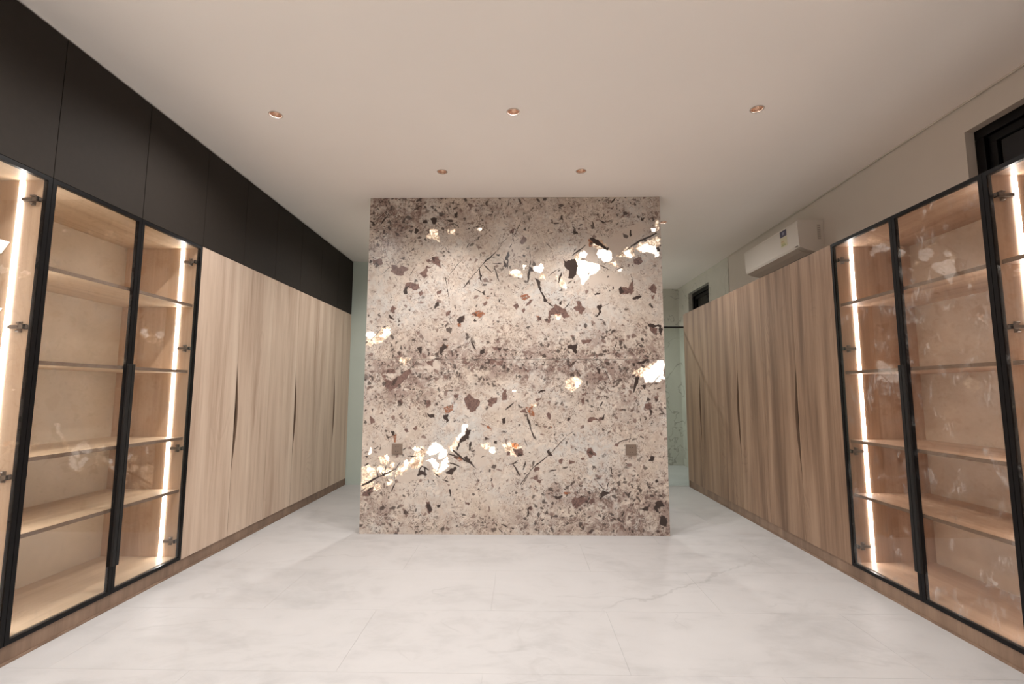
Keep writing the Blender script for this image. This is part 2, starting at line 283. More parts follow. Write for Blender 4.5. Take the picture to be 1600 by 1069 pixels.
FEATS = """
m -1255,2253 -1176,2260 -1168,2224 -1182,2209 -1247,2213
m -1089,2209 -1061,2216 -1045,2187 -1024,2194 -1017,2209 -974,2202 -952,2183 -962,2158 -987,2143 -990,2118 -1040,2115 -1065,2136 -1084,2158
m -744,2281 -697,2274 -671,2190 -703,2197 -743,2230
m -851,2125 -809,2165 -789,2201 -767,2194 -746,2201 -781,2165 -790,2114 -808,2092 -836,2100
d -907,2510 -889,2532 -871,2517 -877,2491 -902,2491
d -775,2606 -714,2624 -713,2576 -738,2561 -768,2591
d -833,2602 -797,2591 -796,2569 -818,2572
d -624,2605 -559,2605 -580,2583 -609,2579
d -571,2657 -542,2672 -538,2634 -559,2627
m -804,2260 -772,2263 -768,2238 -789,2230
t3 -1197,2566 -1111,2715
t8 -1193,2566 -1137,2641
t3 -1176,2126 -1096,2198
t5 -573,2579 -519,2530
t4 -794,2465 -778,2539
t3 -638,2369 -605,2303
t3 -673,2332 -638,2369
t3 -936,2114 -895,2187
t4 -630,2106 -626,2067
t5 -925,2688 -843,2733
t4 -1091,2282 -1061,2224
d -1281,2608 -1233,2578 -1243,2555 -1269,2559
t4 -631,2104 -597,1917
t3 -628,2083 -479,2279
m -986,2028 -950,2056 -853,2042 -845,2000 -893,1986 -942,2014 -976,2000
d -983,2000 -935,2028 -954,1959 -988,1966
m -858,1972 -817,1979 -824,1952 -851,1945
m -701,1979 -660,1993 -667,1965 -694,1951
d -713,1875 -686,1896 -678,1841 -712,1827
m -616,1806 -582,1813 -588,1772 -622,1758
d -540,1751 -466,1765 -472,1717 -506,1697 -526,1717
r -519,1704 -486,1708 -488,1669 -512,1669
r -298,1944 -243,1937 -257,1909 -291,1916
t4 -397,2534 -289,2562
t4 -453,2357 -426,2406
t3 -184,2363 -102,2448
t3 -67,2490 -49,2398
m -84,2519 -47,2521 -54,2490 -74,2483
r -405,1786 -337,1813 -297,1792 -337,1758 -391,1772
d -672,1499 -625,1533 -607,1506 -638,1472 -644,1445 -671,1452
r -652,1527 -605,1527 -611,1486 -645,1486
d -1107,1786 -1051,1745 -1071,1735 -1099,1759
m -1100,1807 -1061,1862 -1033,1841 -1073,1800
d -855,1506 -814,1520 -826,1452 -850,1472
t11 -403,1554 -375,1486
d -341,1466 -287,1493 -300,1446 -334,1439
m -234,1507 -146,1500 -173,1466 -213,1473
a -773,2507 -704,2521 -682,2421 -744,2436 -800,2436
a -621,2506 -559,2518 -565,2475 -613,2481
l -358,2537 -319,2541 -323,2512 -351,2513
l -1279,1635 -1218,1639 -1210,1601 -1257,1571 -1277,1581
a -1277,1581 -1217,1594 -1151,1676 -1090,1676 -1068,1615 -1161,1547 -1255,1526 -1282,1519
l -1144,1656 -1083,1669 -1078,1628 -1128,1587 -1151,1594
t3 -1250,1560 -1151,1676
t5 -1151,1676 -1104,1690
t3 -1104,1686 -1068,1615
l -80,2152 -13,2166 -13,2138 -67,2131
d -1280,2253 -1258,2239 -1267,2218 -1281,2225
t3 -1269,2566 -1113,2724
t5 -1186,2573 -1146,2637
t8 -473,2012 -431,2073
t4 -431,2073 -312,2214
t8 -312,2214 -213,2316
t3 -213,2316 -146,2389
d -213,2308 -170,2305 -177,2290 -202,2294
t6 -227,2219 -155,2222
t7 -216,2196 -176,2062
t7 -347,2185 -328,2069
d -340,2149 -325,2105 -332,2069 -343,2105
t7 -305,2207 -240,2141
d -117,2286 -95,2323 -85,2286 -102,2250 -120,2257
t6 -99,2257 -109,2170
t8 -136,2257 -120,2184
d -134,2213 -113,2221 -113,2184 -141,2192
t4 -524,2145 -527,2098
t4 -527,2098 -481,2084
t5 -388,2001 -310,1961
d -324,1972 -296,1983 -292,1954 -313,1958
r -302,1932 -253,1932 -253,1911 -288,1904
d -281,1947 -246,1932 -253,1925 -274,1936
t4 -211,1965 -207,1932
d -182,1925 -165,1904 -174,1879 -182,1897
m -312,1868 -291,1890 -274,1872 -288,1847 -309,1850
r -357,1790 -322,1797 -308,1776 -336,1754 -357,1761
m -407,1790 -386,1804 -364,1783 -393,1776
d -392,1733 -371,1744 -357,1719 -378,1719
m -540,1758 -512,1754 -494,1758 -470,1769 -462,1726 -490,1701 -518,1712
r -518,1701 -487,1701 -490,1669 -511,1669
r 8,1929 64,1968 71,1925 29,1911
m -45,1861 -31,1861 -10,1882 -10,1839 -27,1825 -41,1839
m 40,1854 71,1903 113,1903 64,1868
m 4,1818 43,1829 54,1811 29,1797 8,1804
d 18,1768 29,1765 25,1743 15,1743
r 131,1761 162,1761 176,1733 141,1740
m 232,1733 253,1761 254,1705 235,1705
d 26,2286 47,2293 36,2268 22,2275
t4 89,2242 82,2177
t8 82,2184 64,2058
d 89,2198 128,2155 100,2159
d 124,2097 156,2090 177,1989 156,2004 135,2047
t5 170,1996 205,1932
d 205,1939 233,1910 226,1889 205,1903
a -84,2141 -42,2163 -6,2155 22,2126 -6,2105 -56,2112 -84,2123
l -49,2159 1,2159 -6,2137 -42,2141
l 18,2213 47,2209 43,2170 26,2162
l 121,2191 164,2220 196,2184 185,2155 142,2155 121,2173
a 171,2126 213,2119 206,2090 177,2097
l 1,2119 22,2119 18,2105 4,2105
t5 -92,2352 -67,2388
d 357,2249 397,2235 411,2252 459,2249 485,2165 471,2109 444,2088 403,2095 410,2137 377,2186
t8 439,2284 556,2375
t4 240,2110 336,2179
t11 321,2054 349,2137
l 486,2235 534,2242 588,2220 656,2220 680,2178 641,2123 587,2109 545,2054 524,2033 512,2109 485,2151 472,2207
l 514,2312 542,2330 565,2298 548,2256 521,2260 500,2277
a 459,2277 521,2305 507,2242 479,2214 459,2235
l 658,2332 699,2349 740,2343 780,2304 782,2262 752,2234 698,2241 664,2269 647,2297
a 632,2417 701,2417 741,2360 699,2353 652,2346 624,2354
r 591,2431 625,2417 618,2361 583,2354
d 598,2438 660,2424 693,2389 754,2346 740,2332 679,2367 625,2389
s 756,2445 922,2536 1019,2586 1073,2543 1016,2458 891,2374 821,2290 754,2332 714,2403
s 508,2361 592,2460 604,2361 657,2234 588,2227 548,2277
t12 939,2367 1153,2479
t4 835,2283 939,2367
a 821,2276 891,2353 945,2360 972,2353 970,2275 916,2262 862,2283
l 876,2332 918,2346 944,2304 950,2261 923,2269 889,2276
l 999,2345 1069,2387 1136,2373 1169,2331 1161,2289 1107,2310 1039,2310
a 973,2360 1069,2402 1152,2444 1182,2429 1177,2373 1095,2352 1012,2317
l 1113,2521 1147,2521 1140,2493 1119,2493
a 1150,2599 1181,2592 1175,2514 1154,2507
l 1134,2296 1162,2310 1158,2275 1140,2272
m 949,2248 1011,2275 1044,2233 1009,2199 969,2206
d 1143,2359 1184,2366 1178,2317 1149,2324
a 738,2213 806,2234 833,2192 778,2192
l 832,2164 866,2171 859,2143 838,2147
t5 676,2206 751,2164
t5 805,2157 867,2189
s 545,2054 641,2123 750,2136 858,2108 911,2053 856,1998 694,2053 585,1998
t4 933,2129 951,2039
m 828,1984 856,2012 903,1998 944,2025 957,2004 935,1949 909,1970 868,1949 838,1956
d 948,1922 1003,1949 1016,1936 982,1908 955,1904
m 1085,1997 1120,2039 1146,1997 1131,1963 1098,1977
m 1084,1942 1124,1956 1110,1922
t3 76,2376 94,2194
d 76,2201 124,2152 94,2145
t7 90,2180 69,2061
t11 131,2089 178,1971
t7 178,1971 225,1888
t8 225,1888 272,1847
l 124,2201 179,2221 199,2179 172,2138 124,2159
a 178,2138 219,2117 212,2089 178,2096
a 301,2096 342,2109 382,2040 395,1998 354,1998 314,2054
l 362,2040 395,2033 388,1985 365,1998
m 245,1806 299,1861 380,1833 420,1765 379,1751 339,1785 271,1772 258,1710 237,1724
r 285,1799 339,1806 339,1765 292,1751
l 292,1772 339,1772 325,1737 298,1744
m 441,1833 482,1854 475,1895 509,1904 515,1860 555,1833 528,1812 501,1771 481,1813
d 319,1874 354,1902 340,1861
t5 373,1833 421,1881
m -46,1861 -13,1882 -13,1840 -33,1822
m 42,1861 96,1902 89,1875 55,1847
r 15,1944 69,1964 83,1930 28,1909
m 1,1813 35,1831 55,1809 28,1795
m 136,1737 177,1765 174,1731 143,1724
d 618,1957 673,1977 666,1959 631,1946
d 761,2012 782,2019 785,1998 768,1995
d 649,1806 657,1860 691,1867 670,1819 662,1771 629,1765
t5 648,1744 702,1730
d 1088,1853 1102,1864 1112,1846 1097,1841
m 1,2419 35,2461 56,2433 35,2384 8,2391
t4 207,2411 268,2348
t3 275,2319 284,2242
d 346,2624 371,2631 366,2581 349,2588
t3 546,2623 621,2566
t7 618,2587 631,2537
d 683,2601 738,2580 703,2570
t9 782,2751 815,2794
d 455,2510 489,2502 503,2474 462,2481
d 928,2508 952,2508 934,2451
d 1034,2614 1061,2611 1054,2588 1036,2591
t3 -68,2419 21,2618
t4 -68,2504 -47,2391
d 390,1520 478,1534 470,1467 443,1453 437,1500 397,1493
m 511,1561 606,1581 565,1534 518,1534
t11 968,1373 1055,1400
d 1057,1710 1177,1703 1182,1642 1167,1588 1150,1683 1076,1669
m 1076,1683 1143,1669 1128,1615 1088,1629
l 1125,1387 1188,1394 1187,1362 1134,1362
m 917,2032 949,2061 955,2018 933,1947 909,1982
d 832,1989 850,2018 877,1968 835,1961
t3 693,1854 756,1879
l -750,684 -716,715 -689,733 -640,695 -626,671 -598,651 -591,618 -625,598 -659,581 -669,604 -643,644 -673,634 -708,631 -735,627 -759,651
l -768,584 -721,604 -679,574 -651,537 -671,511 -702,524 -734,557
l -873,677 -846,687 -838,650 -866,650
a -846,677 -784,691 -763,664 -769,617 -796,590 -837,597 -858,617
a -912,563 -878,596 -824,630 -782,597 -788,557 -835,523 -877,530 -904,543
l -632,584 -591,604 -569,544 -603,504 -643,484 -647,511
a -705,510 -658,511 -630,484 -650,458 -684,471
l -485,834 -478,864 -430,874 -423,847 -470,786 -501,746 -508,786 -481,813
a -592,685 -538,712 -518,766 -504,752 -530,658 -564,651
d -497,742 -430,827 -395,827 -422,753 -442,759 -463,732 -497,726
t11 -497,726 -510,665
t13 -544,665 -447,578
t8 -591,631 -523,618
d -461,605 -427,605 -365,525 -406,545
t4 -399,552 -344,506
r -543,598 -495,618 -474,585 -502,571
t8 -570,564 -487,532
d -408,726 -377,726 -394,699 -400,666 -414,659 -411,699
t4 -404,662 -366,652
t4 -393,645 -366,666
d -593,498 -528,531 -508,518 -541,491 -555,465 -589,478
t7 -625,428 -581,415
t3 -612,431 -588,458
t8 -824,483 -795,537
t8 -795,537 -739,500
d -824,483 -794,497 -752,470 -755,457 -820,467
t8 -774,530 -766,477
r -789,444 -765,424 -778,417
t7 -695,484 -650,448
a -1012,489 -959,549 -912,596 -904,550 -930,496 -984,456 -1011,436
l -946,583 -912,596 -911,556 -945,536
l -979,516 -952,523 -951,489 -971,483
a -1281,528 -1233,535 -1178,522 -1156,482 -1168,448 -1229,421 -1277,415
a -1150,528 -1095,522 -1027,509 -1039,469 -1107,455 -1149,482
a -1062,535 -1035,576 -1021,549 -1040,519
l -1098,616 -1078,632 -1060,609 -1076,575 -1097,582
a -1146,602 -1098,622 -1063,589 -1082,549 -1124,549
a -1187,375 -1153,395 -1125,369 -1151,336 -1172,349
a -1086,422 -1045,432 -1030,406 -1064,386 -1088,389
l -1237,662 -1217,686 -1209,649 -1229,622 -1243,628
a -1277,415 -1181,415 -1193,369 -1268,348
t13 -1276,381 -1148,445
t8 -1148,445 -1013,509
t4 -1013,509 -970,569
t8 -1122,482 -1104,455
t8 -1091,489 -1110,455
t5 -1163,488 -1151,448
t3 -1172,552 -1147,522
t3 -1013,509 -1016,396
t7 -1016,396 -1042,333
t8 -1260,538 -1227,551
d -1270,608 -1235,612 -1252,598
t5 -1193,669 -1155,689
t3 -1096,529 -1013,516
t4 -1284,332 -1248,362
m -1280,322 -1220,368 -1180,382 -1185,322 -1232,296 -1280,302
t8 -1233,335 -1193,369
d -1060,825 -1042,821 -1020,784 -1048,784
r -1048,784 -1014,791 -1003,764 -1019,720 -1040,744
t5 -1085,760 -1048,774
m -877,846 -850,856 -842,832 -863,819
m -949,825 -932,839 -918,818 -938,808
d -764,243 -734,239 -713,187 -733,180 -750,207
t8 -563,352 -559,303
m -440,264 -406,241 -416,231 -436,248
d -673,233 -646,227 -659,217
t4 -711,431 -696,408
t3 -354,443 -330,406
s -1181,629 -1046,703 -1030,629 -1077,589 -1146,615
s -998,456 -835,490 -833,430 -942,403 -1023,376 -997,429
s -359,672 -291,673 -272,552 -358,512
t5 -913,616 -844,610
t5 -829,691 -784,657
m -790,1384 -732,1406 -709,1341 -760,1369
s -789,1369 -718,1413 -644,1355 -658,1305 -737,1305 -796,1326
s -1142,1282 -1084,1290 -1079,1247 -1133,1236
m -1114,1326 -1049,1319 -1040,1283 -1077,1290 -1149,1282 -1119,1239 -1068,1225 -961,1283 -919,1326 -889,1297 -959,1225 -1016,1175 -1073,1139 -1110,1175
m -998,1068 -970,1075 -962,1047 -983,1025
m -783,1069 -740,1062 -732,1019 -774,1005
d -805,1076 -783,1071 -790,1051
m -461,1105 -425,1119 -338,1070 -331,1027 -366,971 -409,977 -445,1027
m -540,1119 -504,1119 -511,1091 -532,1090
m -253,1077 -188,1098 -202,1056 -245,1020 -267,1034
m -146,1141 -117,1155 -110,1070 -141,1070
r -638,998 -567,1027 -539,1048 -552,984 -602,956
d -623,949 -587,956 -586,892 -607,882 -619,913
m -1232,940 -1195,912 -1194,876 -1222,869
d -766,955 -709,948 -715,920 -751,934
t4 -764,1218 -700,1252
t8 -117,992 -53,1049
d -145,915 -116,929 -123,887 -149,873
r -272,865 -208,844 -237,828 -272,844
d -279,767 -250,760 -257,746 -282,752
d -208,733 -179,726 -186,708 -205,713
l -236,684 -207,684 -193,642 -214,629 -243,649
a -321,718 -250,712 -236,663 -292,677
a -151,705 -12,720 -12,622 -94,622
a -1008,1413 -921,1405 -948,1362 -992,1369
m -765,248 -737,255 -708,188 -735,160 -757,194
t3 -753,351 -759,289
t7 -570,352 -556,304
d -674,235 -646,229 -652,211 -669,216
m -443,264 -408,250 -417,237 -436,243
d -241,442 -223,436 -234,415
d -1277,1003 -1258,996 -1266,975 -1281,982
m -472,1399 -414,1384 -442,1363 -471,1370
m -269,1413 -197,1399 -226,1356 -262,1377
m -197,1385 -140,1406 -154,1341 -183,1349
t4 -313,607 -285,619
t4 -80,550 -12,567
t8 -45,533 -12,471
t5 6,389 91,513
t6 91,513 232,624
t4 232,624 388,791
t3 388,791 452,826
d 225,651 239,679 267,624 239,624
t3 91,499 6,368
t6 -57,553 -5,464
t5 42,574 28,512
t5 35,762 63,699
m 13,1356 56,1320 85,1306 64,1287 35,1313
d 146,1120 178,1149 206,1156 185,1135
t7 149,1128 206,1153
m 120,1071 178,1099 163,1071 135,1057
m -8,986 42,1000 56,958 21,958
r 49,1000 113,1021 113,944 77,944
t11 56,951 91,832
t8 91,832 120,762
m 212,951 241,972 259,944 241,909 219,923
a 378,1235 450,1271 514,1228 485,1178 427,1135 378,1171
r 233,867 268,846 254,825
t3 361,909 475,973
d 390,931 411,924 392,903
m 505,1121 548,1128 545,1107 512,1107
m 497,1051 519,1086 533,1058 511,1022
d 637,1325 662,1328 662,1288 647,1288
t8 675,1058 660,1023
d 633,1107 647,1112 647,1098 636,1098
m 559,910 566,931 644,917 652,945 672,924 665,903 616,903 566,889
d 665,931 701,967 687,924 665,901
d 925,1143 963,1257 984,1250 969,1200 939,1165
t11 932,1136 956,1243
d 997,1200 1040,1193 1020,1151
l 1021,1286 1108,1372 1188,1401 1187,1243 1133,1222 1076,1215 1026,1208
a 936,1314 1109,1386 1035,1272 991,1257 935,1279
t4 1060,1179 1170,1293
d 973,1379 1038,1403 1052,1393 994,1364
d 923,1364 945,1374 944,1346 925,1346
m 1021,1038 1071,1052 1077,1003 1041,989 1013,1010
d 1048,1003 1083,989 1061,954
m 1093,1087 1129,1094 1121,1059
t8 1132,961 1181,961
d 1037,1087 1072,1073 1043,1059
m 534,652 563,687 625,646 618,625 583,625 562,604
m 485,604 520,611 526,590 498,586
m 767,716 810,737 802,702 767,692
t5 795,730 902,765
t3 902,800 887,730
m 400,569 428,590 442,562 407,549
m 313,589 337,603 337,569 316,558
d 1041,586 1066,634 1087,614 1064,572
d 721,529 738,543 735,502 762,482 735,488
t7 238,502 294,510
r 321,323 356,343 414,337 383,316
d 272,309 321,316 342,309 293,282
d 641,338 676,352 725,332 675,304 654,277
m 418,269 474,296 495,310 550,256 494,242 466,215 417,228
m 550,270 592,297 605,256 563,236
t5 635,406 676,358
t5 704,372 717,420
d 1081,422 1109,436 1123,419 1094,402
d 812,190 839,184 825,150
t3 825,163 825,29
d 46,138 62,199 90,220 76,179
m 430,94 465,121 457,101
d 1076,259 1132,273 1159,233 1103,219 1115,165 1075,205
d 964,205 1034,225 1019,191
d 1129,165 1169,125 1153,72 1113,98
m 77,444 189,417 175,397 119,444
d 275,797 303,790 289,779
t5 282,762 306,735
t5 436,687 468,659
m -64,678 21,678 35,623 -22,609
r -64,719 -8,720 -22,678 -64,685
d 768,750 782,744 774,730
m 119,527 161,534 154,499 126,506
m 221,1249 250,1245 228,1233
m 287,1400 322,1392 308,1371
l -58,1156 -37,1149 -44,1127 -58,1134
a 78,1028 135,1043 120,1014
a -127,709 -81,717 -34,702 13,694 5,671 -42,686 -80,655 -119,678
m -112,640 -73,644 -88,617 -111,621
d -26,656 21,641 21,614 -22,614
d -209,732 -182,736 -184,712 -202,716
t4 -96,552 -57,553
t8 -57,549 -2,466
t5 -57,556 -14,583
t7 25,511 44,576
m 59,196 90,226 98,203 82,181
t8 68,196 67,151
d 40,144 48,166 59,147
m 121,451 152,466 152,436 129,432
m 152,436 195,436 167,395
d -198,75 -179,72 -186,57
t8 -148,83 -102,61
t5 -175,53 -132,9
d -75,61 -41,54 -56,43
t7 238,501 292,509
m 316,604 343,596 335,558 315,573
m 400,559 409,597 447,574 408,551
d -243,449 -219,427 -235,415
m 421,280 451,310 450,206 427,205
"""

# ---------------------------------------------------------------- the room
def struct(name, mb, mat, parent=None, **k):
    o = mb.build(name, mat, parent, **k)
    if parent is None: o['kind'] = 'structure'
    return o
Y0, Y1 = -1.5, 7.62
fl = struct('floor', MB().box(-2.75, 2.6, Y0, Y1 + .1, -.12, -.0019), m_grout)
ceil = struct('ceiling', MB().box(-2.75, 2.75, Y0, Y1 + .1, H, H + .12), m_paint)
cut = MB()
for d_ in DOWN: cut.cyl((d_[0], d_[1]), .0375, 'z', H - .02, H + .05, 40)
cut_o = cut.build('cutter', m_paint)
md = ceil.modifiers.new('holes', 'BOOLEAN'); md.object = cut_o; md.operation = 'DIFFERENCE'; md.solver = 'EXACT'
bpy.context.view_layer.update()
me_ = bpy.data.meshes.new_from_object(ceil.evaluated_get(bpy.context.evaluated_depsgraph_get()))
ceil.modifiers.clear(); ceil.data = me_; me_.name = 'ceiling'
bpy.data.objects.remove(cut_o, do_unlink=True)
struct('wall_left', MB().box(-2.85, -2.75, Y0, 5.95, -.01, H), m_wallp)
struct('wall_front', MB().box(-2.75, 2.56, Y0 - .1, Y0, -.01, H), m_wallp)
# sage wall at the far left end and the wall of the bathroom passage behind the stone partition
struct('wall_back', MB().box(-2.75, .35, 5.945, 6.06, -.01, H), m_sage)
struct('wall_passage', MB().box(.25, .35, 6.06, Y1, -.01, H), m_marble)
struct('wall_bathroom', MB().box(.25, 2.57, Y1, Y1 + .1, -.01, H), m_marble)
# right wall: painted up to y 5.765, marble beyond, with two window openings
wr = MB()
w1 = (.9, 2.647, 1.9, 2.632); w2 = (6.385, 7.160, 1.9, 2.625)
wr.box(XW, XW + .2, Y0, w1[0], -.01, H).box(XW, XW + .2, w1[1], 5.765, -.01, H)
wr.box(XW, XW + .2, w1[0], w1[1], -.01, w1[2]).box(XW, XW + .2, w1[0], w1[1], w1[3], H)
struct('wall_right', wr, m_wallp)
wm = MB()
wm.box(XW - .006, XW + .2, 5.767, w2[0], -.01, H).box(XW - .006, XW + .2, w2[1], Y1, -.01, H)
wm.box(XW - .006, XW + .2, w2[0], w2[1], -.01, w2[2]).box(XW - .006, XW + .2, w2[0], w2[1], w2[3], H)
struct('wall_right_bathroom', wm, m_marble)
# thin shadow-gap bead where ceiling meets the right wall
struct('trim_1', MB().box(XW - .012, XW - .0065, Y0, 5.76, H - .010, H - .0005), m_wallp)
struct('trim_2', MB().box(.36, 2.55, 5.948, 5.956, -.011, .0008), plain('threshold_grey', lin(140, 140, 134), .5))

# floor tiles, 1.2 x 0.557 m, hairline joints
rows = [5.955 - .557 * k for k in range(14, -1, -1)] + [6.55, 7.15, 7.615]
k = 0
cache = {}
for r in range(len(rows) - 1):
    ya, yb = rows[r], rows[r + 1]
    xs = [-2.74, -1.95, -.75, .45, 1.65, 2.56] if r % 2 else [-2.74, -1.35, -.15, 1.05, 2.25, 2.56]
    if ya > 5.9: xs = [.36, 1.05, 2.25, 2.555]
    for a, b in zip(xs, xs[1:]):
        key = (round(b - a, 3), round(yb - ya, 3))
        if key not in cache:
            o = MB().box(0, b - a - .0008, 0, yb - ya - .0008, -.0018, 0).build('tile', m_floor)
            cache[key] = o.data
        else:
            o = bpy.data.objects.new('tile', cache[key]); COL.objects.link(o)
        o.location = (a, ya, 0); o.parent = fl

# windows high in the right wall
def window(name, y0, y1, z0, z1, xf):
    r = empty(name, (XW + .1, (y0 + y1) / 2, z0), kind='structure')
    fw = .055
    f = MB()
    for (a, b, c, d) in ((y0, y1, z0, z0 + fw), (y0, y1, z1 - fw, z1), (y0, y0 + fw, z0 + fw, z1 - fw), (y1 - fw, y1, z0 + fw, z1 - fw)):
        f.box(xf, xf + .07, a + .0005, b - .0005, c + .0005, d - .0005)
    f.build('window_frame', m_black, r, bevel=.003)
    s = MB(); g = .045; fw2 = fw + .002
    a0, a1, c0, c1 = y0 + fw2, y1 - fw2, z0 + fw2, z1 - fw2
    for (a, b, c, d) in ((a0, a1, c0, c0 + g), (a0, a1, c1 - g, c1), (a0, a0 + g, c0 + g, c1 - g), (a1 - g, a1, c0 + g, c1 - g)):
        s.box(xf + .02, xf + .055, a, b, c, d)
    s.build('sash', m_black, r, bevel=.003)
    MB().box(xf + .034, xf + .040, a0 + g, a1 - g, c0 + g, c1 - g).build('window_pane', m_wglass, r)
window('window_1', *w1, XW + .052)
window('window_2', *w2, XW + .052)

# ---------------------------------------------------------------- cabinets
S = {'left': (XL, -1), 'right': (XR, 1)}
def X(side, d):
    x0, s = S[side]; return x0 + s * d
DEPTH = .508
ZT, ZB = 2.1086, .0778
SHELF_Z = [(1.690, 1.709), (1.2545, 1.273), (.8255, .844), (.497, .5155)]

def hinge(side, parent, y, sgn, z):
    """concealed hinge: arm on the side panel at y (panel face), body standing off it towards sgn"""
    h = MB(); x = lambda d: X(side, d)
    t = sgn
    h.box(x(.040), x(.108), y, y + t * .004, z - .007, z + .007)              # mounting strip
    h.box(x(.048), x(.066), y, y + t * .006, z - .024, z + .024)              # cross plate
    h.box(x(.018), x(.100), y + t * .006, y + t * .016, z - .0075, z + .0075, 0)  # arm
    h.box(x(.052), x(.062), y + t * .016, y + t * .019, z - .004, z + .004)   # screw
    h.cyl((y + t * .011, z + .018), .0045, 'x', x(.050), x(.064), 10)
    h.cyl((y + t * .011, z - .018), .0045, 'x', x(.050), x(.064), 10)
    h.build('hinge', m_steel, parent)
    k = MB().box(x(.0205), x(.026), y + t * .002, y + t * .022, z - .010, z + .010)
    k.build('hinge_cup', m_black, parent)

def glass_cabinet(side, y0, y1, label, group):
    r = empty('glass_cabinet', (X(side, DEPTH / 2), (y0 + y1) / 2, ZB), label, 'cabinet', group)
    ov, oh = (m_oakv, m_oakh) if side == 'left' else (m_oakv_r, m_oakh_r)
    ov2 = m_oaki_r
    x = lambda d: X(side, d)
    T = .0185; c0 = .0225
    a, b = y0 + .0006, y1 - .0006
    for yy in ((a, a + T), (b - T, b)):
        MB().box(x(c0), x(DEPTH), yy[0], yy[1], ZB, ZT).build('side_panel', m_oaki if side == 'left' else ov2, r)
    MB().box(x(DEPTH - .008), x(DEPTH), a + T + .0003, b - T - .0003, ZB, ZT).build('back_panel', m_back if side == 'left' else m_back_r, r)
    MB().box(x(c0), x(DEPTH - .009), a + T + .0003, b - T - .0003, ZT - T, ZT).build('top_panel', oh, r)
    MB().box(x(c0), x(DEPTH - .009), a + T + .0003, b - T - .0003, ZB, ZB + .024).build('bottom_panel', oh, r)
    if not (side == 'left' and y1 < 2.2):
        for za, zb in SHELF_Z:
            sh_ = MB().box(x(.031), x(DEPTH - .009), a + T + .0005, b - T - .0005, za, zb).build('shelf', oh, r)
            MB().box(x(.0298), x(.0309), a + T + .0005, b - T - .0005, za, zb).build('edge_band', m_edge, sh_)['label'] = 'darker brown front edge of the shelf'
    else:
        ms = plain('white_board', lin(240, 236, 230), .5)
        for zt in (1.800, 1.500, 1.05, .62):
            pts = [(x(.145), zt), (x(.178), zt - .053), (x(DEPTH - .009), zt - .053), (x(DEPTH - .009), zt)]
            o = MB().prism(pts, 'y', a + T + .0005, b - T - .003).build('shelf', ms, r)
            o['label'] = 'white shelf with a bevelled front edge'
    # LED profiles on both side panels, interrupted by the shelves
    zs = [ZB + .026] + [q for p in sorted(SHELF_Z) for q in p] + [ZT - T - .002]
    if side == 'left' and y1 < 2.2: zs = [ZB + .026, ZT - T - .002]
    for yy, t in ((a + T, 1), (b - T, -1)):
        s = MB()
        for q in range(0, len(zs), 2):
            s.box(x(.110), x(.129), yy + t * .0004, yy + t * .004, zs[q] + .001, zs[q + 1] - .001)
        s.build('led_strip', m_strip, r)
    # two framed glass doors meeting at the middle
    ym = (y0 + y1) / 2; fw, fd = .0195, .020
    for (ya, yb, near) in ((y0 + .0012, ym - .001, 1), (ym + .001, y1 - .0012, 0)):
        f = MB(); z0, z1 = ZB + .001, ZT - .001
        f.box(x(0), x(fd), ya, ya + fw, z0, z1).box(x(0), x(fd), yb - fw, yb, z0, z1)
        f.box(x(0), x(fd), ya + fw, yb - fw, z0, z0 + fw).box(x(0), x(fd), ya + fw, yb - fw, z1 - fw, z1)
        d = f.build('door', m_black, r)
        MB().box(x(.003), x(.007), ya + fw - .0002, yb - fw + .0002, z0 + fw - .0002, z1 - fw + .0002).build('glass_pane', m_glass if side == 'left' else m_glass_r, d)
        ha, hb = (yb - .0195, yb - .0004) if near else (ya + .0004, ya + .0195)
        MB().box(x(-.0135), x(-.0002), ha, hb, .222, 1.284).build('handle', m_blackm, d, bevel=.001)
        py, t = (a + T, 1) if near else (b - T, -1)
        for hz in (1.995, 1.416, .772, .198): hinge(side, d, py + t * .0005, t, hz)
    return r

def wood_cabinet(side, y0, y1, label, group, end=False):
    r = empty('wardrobe', (X(side, DEPTH / 2), (y0 + y1) / 2, ZB), label, 'cabinet', group)
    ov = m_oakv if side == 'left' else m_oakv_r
    x = lambda d: X(side, d)
    a, b = y0 + .0006, y1 - .0006; T = .018
    c = MB()
    c.box(x(.021), x(DEPTH), a, a + T, ZB, ZT - .002).box(x(.021), x(DEPTH), b - T, b, ZB, ZT - .002)
    c.box(x(.032), x(DEPTH), a + T, b - T, ZB, ZB + T).box(x(.032), x(DEPTH), a + T, b - T, ZT - T - .002, ZT - .002)
    c.box(x(DEPTH - .008), x(DEPTH), a + T, b - T, ZB + T, ZT - T - .002)
    c.box(x(.034), x(.048), a + T, b - T, ZB + T, ZT - T - .002)      # inner grip board behind the doors
    c.build('carcass', m_edge, r)
    ym = (y0 + y1) / 2
    z0, z1 = ZB + .001, ZT - .001
    MB().box(x(0), x(.019), y0 + .001, ym - .001, z0, z1).build('door', ov, r)
    # far door: its near edge is scooped out into a finger pull
    za, zb, dep = .53, 1.35, .039
    pts = [(ym + .001, z0)]
    for i in range(25):
        u = i / 24; z = za + (zb - za) * u
        wgt = math.sin(math.pi * u) ** 1.35
        pts.append((ym + .001 + dep * wgt, z))
    pts += [(ym + .001, z1), (y1 - .001, z1), (y1 - .001, z0)]
    fd_ = MB().prism(pts, 'x', x(0), x(.019)); fd_.m = [0, 0] + [1] * 25 + [0] * 3; fd_.m = (fd_.m + [0] * 9)[:len(fd_.f)]
    fd_.build('door', [ov, m_edge], r)['label'] = 'door with a curved finger pull scooped from its edge'
    return r

